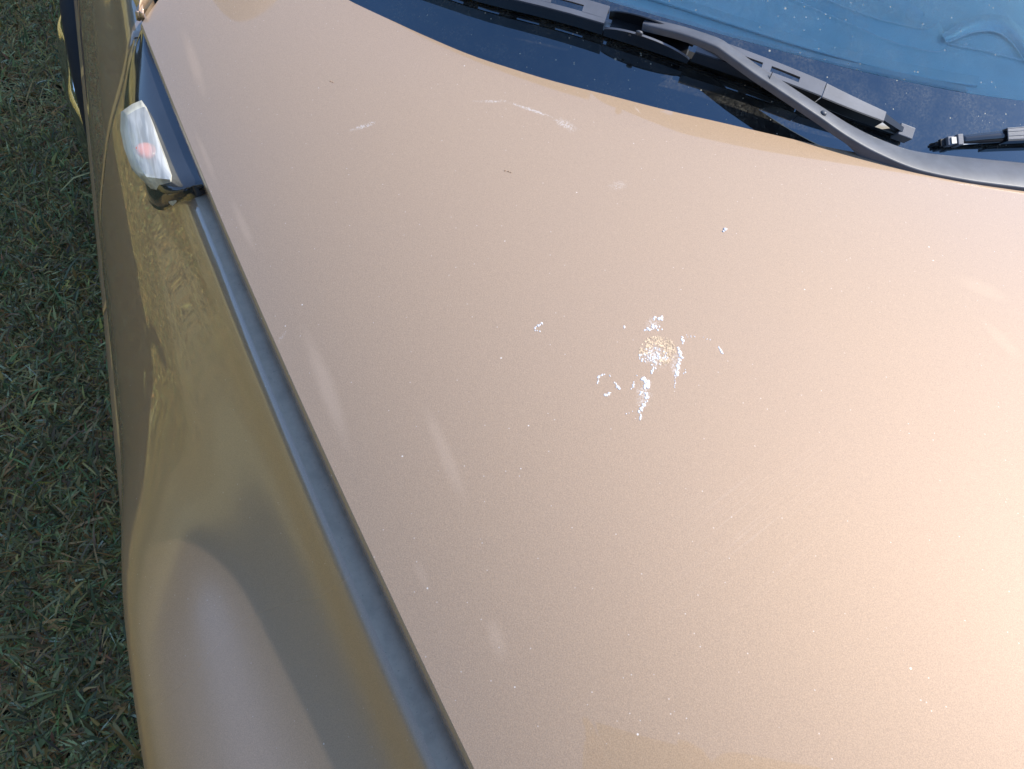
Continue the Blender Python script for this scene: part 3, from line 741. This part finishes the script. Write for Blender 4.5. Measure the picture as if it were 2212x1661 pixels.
for pts, n, wob, w0, h0 in (
        ([K(1130, 320), K(1190, 320)], 6, 3, 7, 8), ([K(1050, 395), K(1170, 390)], 14, 4, 6, 5), ([K(1110, 370), K(1140, 385)], 5, 2, 6, 6),
        ([K(1330, 465), K(1340, 500)], 5, 2, 6, 8), ([K(1360, 450), K(1430, 450)], 6, 3, 4, 3), ([K(1490, 460), K(1535, 480)], 3, 1, 3, 2),
        ([K(1300, 540), K(1325, 600), K(1300, 680), K(1285, 740)], 22, 3, 8, 8), ([K(1285, 760), K(1272, 830)], 5, 1, 3, 6),
        ([K(1605, 535), K(1630, 575)], 5, 1, 5, 7), ([K(1130, 680), K(1105, 720)], 7, 3, 5, 6), ([K(1040, 760), K(1080, 800), K(1050, 830)], 14, 4, 9, 10),
        ([K(1030, 870), K(1080, 880), K(1060, 940), K(1030, 990), K(1010, 1050)], 22, 4, 7, 7), ([K(980, 795), K(960, 840)], 6, 2, 5, 7), ([K(995, 742), K(1000, 745)], 2, 1, 4, 4),
        ([K(830, 800), K(880, 840)], 7, 2, 6, 6), ([K(705, 790), K(720, 750), K(755, 735)], 8, 2, 5, 6), ([K(770, 885), K(800, 870)], 4, 2, 7, 6), ([K(800, 742), K(802, 745)], 2, 1, 4, 4),
        ([K(240, 400), K(260, 375), K(300, 355)], 9, 2, 5, 6), ([K(250, 412), K(280, 412)], 3, 1, 4, 3), ([K(905, 380), K(906, 385)], 2, 1, 3, 6), ([K(960, 1010), K(920, 1025)], 3, 2, 3, 3),
        ([K(1360, 700), K(1345, 730)], 3, 2, 4, 4)):
    white += trail(pts, n, wob, w0, h0)
for _ in range(70):
    a = random.uniform(0, 6.28); r = random.random()**.5; white.append((*[u+v for u, v in zip(K(1120, 600), (math.cos(a)*r*32, math.sin(a)*r*19))], random.uniform(2, 6), random.uniform(2, 6), random.uniform(-1, 1)))
bd_ = blobs(white, .00022).build('bird_dropping', M_white); setp(bd_, 'dried white bird dropping splashed over the middle of the tan hood', 'bird dropping')
oc = []
for _ in range(260):
    a = random.uniform(0, 6.28); r = random.uniform(.12, 1)**.5; q = (math.cos(a)*r*40, -math.sin(a)*r*32)
    if q[1] > 8 and q[0] < 5: continue
    oc.append((*[u+v for u, v in zip(K(1150, 560), q)], random.uniform(3, 8), random.uniform(3, 7), random.uniform(-1, 1)))
blobs(oc, .00015).build('dried_ring', M_ochre, bd_)
def thing(name, items, mat, label, cat, thick=.0008, hf=hood_f):
    o = blobs(items, thick, hf).build(name, mat); setp(o, label, cat); return o
thing('crumb', [(1566, 496, 10, 9, .3), (1562, 500, 5, 5, 0)], M_white, 'small cream crumb on the hood above the bird dropping', 'crumb')
thing('seed_husk', [(1091, 369, 4, 2.5, .4), (1098, 371, 5, 2, -.2), (1103, 373, 3, 2, .5)], M_seed, 'brown seed husk on the hood left of the wiper side', 'debris')
thing('seed_husk', [(714, 176, 3.5, 2, .2), (719, 178, 2.5, 2, .2)], M_seed, 'tiny dark seed husk near the top left of the hood', 'debris')
fend_f = lambda x, y: side_z_fast(x, y)+.0005
thing('husk_flake', [(569, 1552, 7, 12, 1.0), (565, 1558, 5, 8, .8), (570, 1560, 4, 5, .8)], M_crumb, 'pale husk flake on the fender flare at the bottom of the photo', 'debris', .002, fend_f)

# ---------------------------------------------------------------- ground and lawn
p = NT('soil_and_thatch')
n1 = p.noise(140, 5, .7); n2 = p.noise(1.3, 3); n3 = p.noise(34, 4, .65)
c = p.mix(p.ramp(n1, .32, .68), (.02, .018, .012), (.22, .19, .09)); c = p.mix(p.ramp(n3, .35, .7, 0, .8), c, (.15, .16, .05)); c = p.mix(p.ramp(n2, .35, .65, 0, .45), c, (.27, .22, .10))
sx_ = p.n('ShaderNodeSeparateXYZ'); p.put(sx_.inputs[0], p.tc); sunlit_x = p.ramp(p.math('ADD', sx_.outputs[0], p.math('MULTIPLY', n3, .3)), -.95, -.7, .75, 0)  # mask for the sunlit ground beyond the car's shadow
c = p.mix(.5, c, (.02, .018, .012))  # near ground darkened, shade painted into the colour
c = p.mix(sunlit_x, c, (.50, .42, .17))  # sunlit brightness painted into the ground colour
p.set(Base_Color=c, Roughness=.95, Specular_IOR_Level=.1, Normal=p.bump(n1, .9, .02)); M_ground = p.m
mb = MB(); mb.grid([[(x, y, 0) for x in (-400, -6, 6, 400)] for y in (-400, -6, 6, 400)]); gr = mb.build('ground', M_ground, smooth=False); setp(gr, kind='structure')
def grass_mat():
    p = NT('grass_blades'); at_ = p.n('ShaderNodeAttribute', attribute_name='tone').outputs['Color']
    p.set(Base_Color=at_, Roughness=.55, Specular_IOR_Level=.35)
    tl = p.n('ShaderNodeBsdfTranslucent'); p.put(tl.inputs[0], at_); m = p.n('ShaderNodeMixShader'); p.put(m.inputs[0], .25); p.put(m.inputs[1], p.b.outputs[0]); p.put(m.inputs[2], tl.outputs[0])
    p.t.links.new(m.outputs[0], p.out.inputs[0]); return p.m
def grass(n, xr, yr, hmul=1., wmul=1., bright=1.):
    x = rng.uniform(*xr, n); y = rng.uniform(*yr, n)
    # clumps: pull blades to tuft centres
    nc = max(8, n//14); cx = rng.uniform(*xr, nc); cy = rng.uniform(*yr, nc); k = rng.integers(0, nc, n); pull = rng.random(n) < .7
    x = np.where(pull, cx[k]+rng.normal(0, .016, n), x); y = np.where(pull, cy[k]+rng.normal(0, .016, n), y)
    az = rng.uniform(0, 2*np.pi, n); lean = rng.beta(2.2, 1.3, n)*1.45; L = rng.gamma(4, .0062, n)*hmul+.008; wd = rng.gamma(5, .00028, n)*wmul+.0004
    kind = rng.random(n); dead = kind < .6
    lean = np.where(dead, np.clip(lean+.5, 0, 1.55), lean); z0 = rng.uniform(0, .012, n)+np.where(dead, 0, rng.uniform(0, .018, n))
    long_ = rng.random(n) < .03; L = np.where(long_, L*1.9, L)
    dx, dy = np.cos(az), np.sin(az); sx, sy = -dy, dx
    bend = rng.uniform(.1, .6, n)
    def pt(t):
        th = lean+bend*t-bend*.5; return x+dx*np.sin(th)*L*t, y+dy*np.sin(th)*L*t, np.maximum(z0+np.cos(th)*L*t, .002+.004*rng.random(n))
    V = np.zeros((n, 5, 3))
    for j, (t, w_) in enumerate(((0, .8), (.5, 1.0), (1, 0))):
        a, b, c_ = pt(t)
        if j < 2:
            V[:, 2*j] = np.stack([a-sx*wd*w_, b-sy*wd*w_, c_], 1); V[:, 2*j+1] = np.stack([a+sx*wd*w_, b+sy*wd*w_, c_+wd*.4], 1)
        else: V[:, 4] = np.stack([a, b, c_], 1)
    g = np.stack([rng.uniform(.045, .11, n), rng.uniform(.08, .15, n), rng.uniform(.035, .07, n)], 1)
    g = g*.72+g.mean(1, keepdims=True)*.28; yel = rng.random(n)[:, None] < .15; g = np.where(yel, g*[2.2, 1.5, 1.2], g)*bright
    dd = np.array([.34, .27, .15])*rng.uniform(.45, 1.5, n)[:, None]*bright; tone = np.clip(np.where(dead[:, None], dd, g)*rng.uniform(.35, 1.6, n)[:, None], 0, .8)
    return V, tone
NB = np.array([3.8, 2.5, 1.7])
parts_ = [grass(95000, (-.98, -.18), (.10, 2.2), 1, 1, NB), grass(75000, (-.98, -.12), (2.2, 5.2), 1, 1, NB), grass(75000, (-1.9, -.98), (-.3, 3.2), .8, .9, np.array([2.1, 1.75, 1.0])), grass(75000, (-4.5, -1.2), (-1.5, 6), .9, 1.6, np.array([2.1, 1.75, 1.0])), grass(14000, (-.4, 2.6), (2.4, 6), 1, 2)]  # outer batches raised in colour to strengthen the sunlit lawn's reflection
V = np.concatenate([q[0] for q in parts_]); tone = np.concatenate([q[1] for q in parts_]); n = len(V)
me = bpy.data.meshes.new('lawn_grass'); me.vertices.add(n*5); me.vertices.foreach_set('co', V.reshape(-1).astype('f'))
idx = np.arange(n)[:, None]*5; loops = np.concatenate([idx+[0, 1, 3, 2], idx+[2, 3, 4]], 1).reshape(-1)
tot = np.tile([4, 3], n); me.loops.add(len(loops)); me.loops.foreach_set('vertex_index', loops.astype('i')); me.polygons.add(2*n)
me.polygons.foreach_set('loop_start', np.r_[0, np.cumsum(tot)[:-1]].astype('i')); me.polygons.foreach_set('loop_total', tot.astype('i'))
ca = me.color_attributes.new('tone', 'FLOAT_COLOR', 'POINT'); ca.data.foreach_set('color', np.repeat(np.c_[tone, np.ones(n)], 5, 0).reshape(-1).astype('f'))
me.update(); me.validate(); me.materials.append(grass_mat()); go = bpy.data.objects.new('lawn_grass', me); COL.objects.link(go)
setp(go, 'short shaded lawn of green and dry blades beside the car', 'grass', 'stuff')

# wood round the meadow, mirrored in the paint
def wood():
    n = 130000; th = rng.uniform(0, 2*np.pi, n); r = rng.uniform(24, 34, n)
    top = 8+1.2*np.sin(th*5)+.7*np.sin(th*13+1)+.5*np.sin(th*29); z = rng.random(n)**.8*top+rng.normal(0, .3, n)
    gap = (np.sin(th*3+.6) > .75)
    c = np.stack([r*np.cos(th), r*np.sin(th), np.maximum(z, .1)], 1); s = rng.uniform(.14, .38, n)[:, None]
    a = rng.normal(size=(n, 3)); a /= np.linalg.norm(a, axis=1)[:, None]; b = np.cross(a, rng.normal(size=(n, 3))); b /= np.linalg.norm(b, axis=1)[:, None]
    V = np.stack([c+a*s, c+b*s*.7, c-a*s, c-b*s*.7], 1).reshape(-1, 3)
    me = bpy.data.meshes.new('distant_wood'); me.vertices.add(n*4); me.vertices.foreach_set('co', V.reshape(-1).astype('f')); me.loops.add(n*4); me.loops.foreach_set('vertex_index', np.arange(n*4, dtype='i'))
    me.polygons.add(n); me.polygons.foreach_set('loop_start', (np.arange(n)*4).astype('i')); me.polygons.foreach_set('loop_total', np.full(n, 4, 'i')); me.update(); me.validate()
    me.materials.append(simple('foliage', (.055, .075, .025), .7, var=.5, vscale=.6)); o = bpy.data.objects.new('distant_wood', me); COL.objects.link(o); return setp(o, 'ring of dark green woodland around the meadow', 'wood', 'stuff')
wood()

# ---------------------------------------------------------------- the photographer, leaning over the nose of the car with the phone
def skin_mesh(name, chains, root, levels=2):
    """chains: lists of (x, y, z, radius); a point already used is shared"""
    V, Rr, E, idx = [], [], [], {}
    for ch in chains:
        prev = None
        for (x, y, z, r) in ch:
            k = (round(x, 4), round(y, 4), round(z, 4))
            if k not in idx: idx[k] = len(V); V.append((x, y, z)); Rr.append(r)
            if prev is not None and prev != idx[k]: E.append((prev, idx[k]))
            prev = idx[k]
    me = bpy.data.meshes.new(name); me.from_pydata(V, E, []); o = bpy.data.objects.new(name, me); COL.objects.link(o)
    m = o.modifiers.new('s', 'SKIN'); m.use_smooth_shade = True
    for i, sv in enumerate(me.skin_vertices[0].data): sv.radius = ((Rr[i][0], Rr[i][1]) if isinstance(Rr[i], tuple) else (Rr[i], Rr[i])); sv.use_root = (i == idx[tuple(round(q, 4) for q in root)])
    o.modifiers.new('u', 'SUBSURF').levels = levels; o.modifiers['u'].render_levels = levels
    dg = bpy.context.evaluated_depsgraph_get(); ev = o.evaluated_get(dg); nm = bpy.data.meshes.new_from_object(ev)
    o.modifiers.clear(); o.data = nm; nm.polygons.foreach_set('use_smooth', [True]*len(nm.polygons)); return o
skin = simple('skin', (.42, .26, .18), .5, var=.08); shirt = simple('khaki_shirt', (.34, .27, .17), .85, var=.1); jeans = simple('blue_jeans', (.06, .09, .16), .9); shoe = simple('shoe', (.05, .045, .04), .7); hair_m = simple('hair', (.03, .02, .015), .6)
px_, py_ = .18, -.80
wr_r = (.195, -.045, 1.405); wr_l = (-.055, -.055, 1.39)
ch = [[(px_, py_, .95, (.15, .11)), (px_, py_+.03, 1.10, (.135, .10)), (px_, py_+.10, 1.27, (.15, .11)), (px_, py_+.18, 1.39, (.10, .075)), (px_, py_+.235, 1.47, .055), (px_, py_+.275, 1.53, .062), (px_, py_+.30, 1.60, .085), (px_, py_+.29, 1.68, .07)],
      [(px_, py_+.18, 1.39, .1), (px_+.17, py_+.20, 1.385, .055), (.46, -.42, 1.36, .046), (.47, -.22, 1.345, .040), (.33, -.10, 1.375, .036), (*wr_r, .025)],
      [(px_, py_+.18, 1.39, .1), (px_-.17, py_+.20, 1.385, .055), (-.14, -.42, 1.24, .044), (-.19, -.28, 1.20, .040), (-.12, -.15, 1.30, .034), (*wr_l, .025)],
      [(px_, py_, .95, .1), (px_+.10, py_-.02, .86, .088), (px_+.13, py_-.04, .48, .058), (px_+.14, py_-.10, .10, .040), (px_+.15, py_-.0, .045, .038), (px_+.16, py_+.13, .032, .03)],
      [(px_, py_, .95, .1), (px_-.10, py_-.02, .86, .088), (px_-.13, py_-.04, .48, .058), (px_-.14, py_-.10, .10, .040), (px_-.15, py_-.0, .045, .038), (px_-.16, py_+.13, .032, .03)]]
# hands: palm and five fingers closing on the ends of the phone
PC = CO+CR*.062-CF*.010
def onphone(r, u, f): p = PC+CR*r+CU*u+CF*f; return (float(p[0]), float(p[1]), float(p[2]))
for (wr, sg) in ((wr_r, 1), (wr_l, -1)):
    palm = onphone(sg*.098, -.012, -.012)
    ch.append([(*wr, .025), (*palm, (.030, .017))])
    for k, (u, L) in enumerate(((.030, .9), (.012, 1.0), (-.006, .95), (-.024, .78))):
        if sg < 0: a = [onphone(-.088, u, .004), onphone(-.090, u, .013), onphone(-.080, u, .015)] if False else [onphone(-.094, u, .002), onphone(-.101, u+.002, .006), onphone(-.096, u+.004, -.002)]
        else: a = [onphone(.092, u, .006), onphone(.082, u, .016), onphone(.082-.028*L, u+.002, .015)]
        ch.append([(*palm, .017)]+[(*q, r) for q, r in zip(a, (.0092, .0085, .0074))])
    ch.append([(*palm, .017), (*onphone(sg*.088, .020, -.020), .0105), (*onphone(sg*.060, .018, -.018), .009)])
body = skin_mesh('person', ch, (px_, py_, .95))
for m_ in (skin, shirt, jeans, shoe): body.data.materials.append(m_)
for f in body.data.polygons:
    c = f.center; arm_r = abs(c.x-px_) > .2
    f.material_index = 3 if c.z < .10 else 2 if c.z < .98 else 0 if (c.z > 1.44 and c.y > py_+.2 and abs(c.x-px_) < .12) or (c.y > -.30) else 1
setp(body, 'person in khaki shirt leaning over the car nose holding up a phone', 'person')
mb = MB()
hc = np.array([px_, py_+.285, 1.635]); hs_ = []
for th in np.linspace(.05, 1.75, 9): hs_.append([hc+np.array([math.sin(th)*math.cos(a)*.088, math.sin(th)*math.sin(a)*.100-.008, math.cos(th)*.108+.002]) for a in np.linspace(0, 2*math.pi, 19)[:-1]])
mb.loft(hs_); mb.build('hair', hair_m, body)
mb = MB(); mb.loft([[hc+np.array([math.cos(a)*r, .088+y_, -.045+z_+math.sin(a)*r*1.4]) for a in np.linspace(0, 2*math.pi, 9)[:-1]] for r, y_, z_ in ((.014, -.01, 0), (.012, .012, -.006), (.004, .02, -.008))]); mb.build('nose', skin, body)
ph = MB(); ph.box(PC, (.162, .076, .008), CR, CU, CF); pho = ph.build('phone', simple('phone_case', (.05, .05, .055), .4), smooth=False, bevel=.002); setp(pho, 'dark phone held level above the hood in both hands', 'phone')
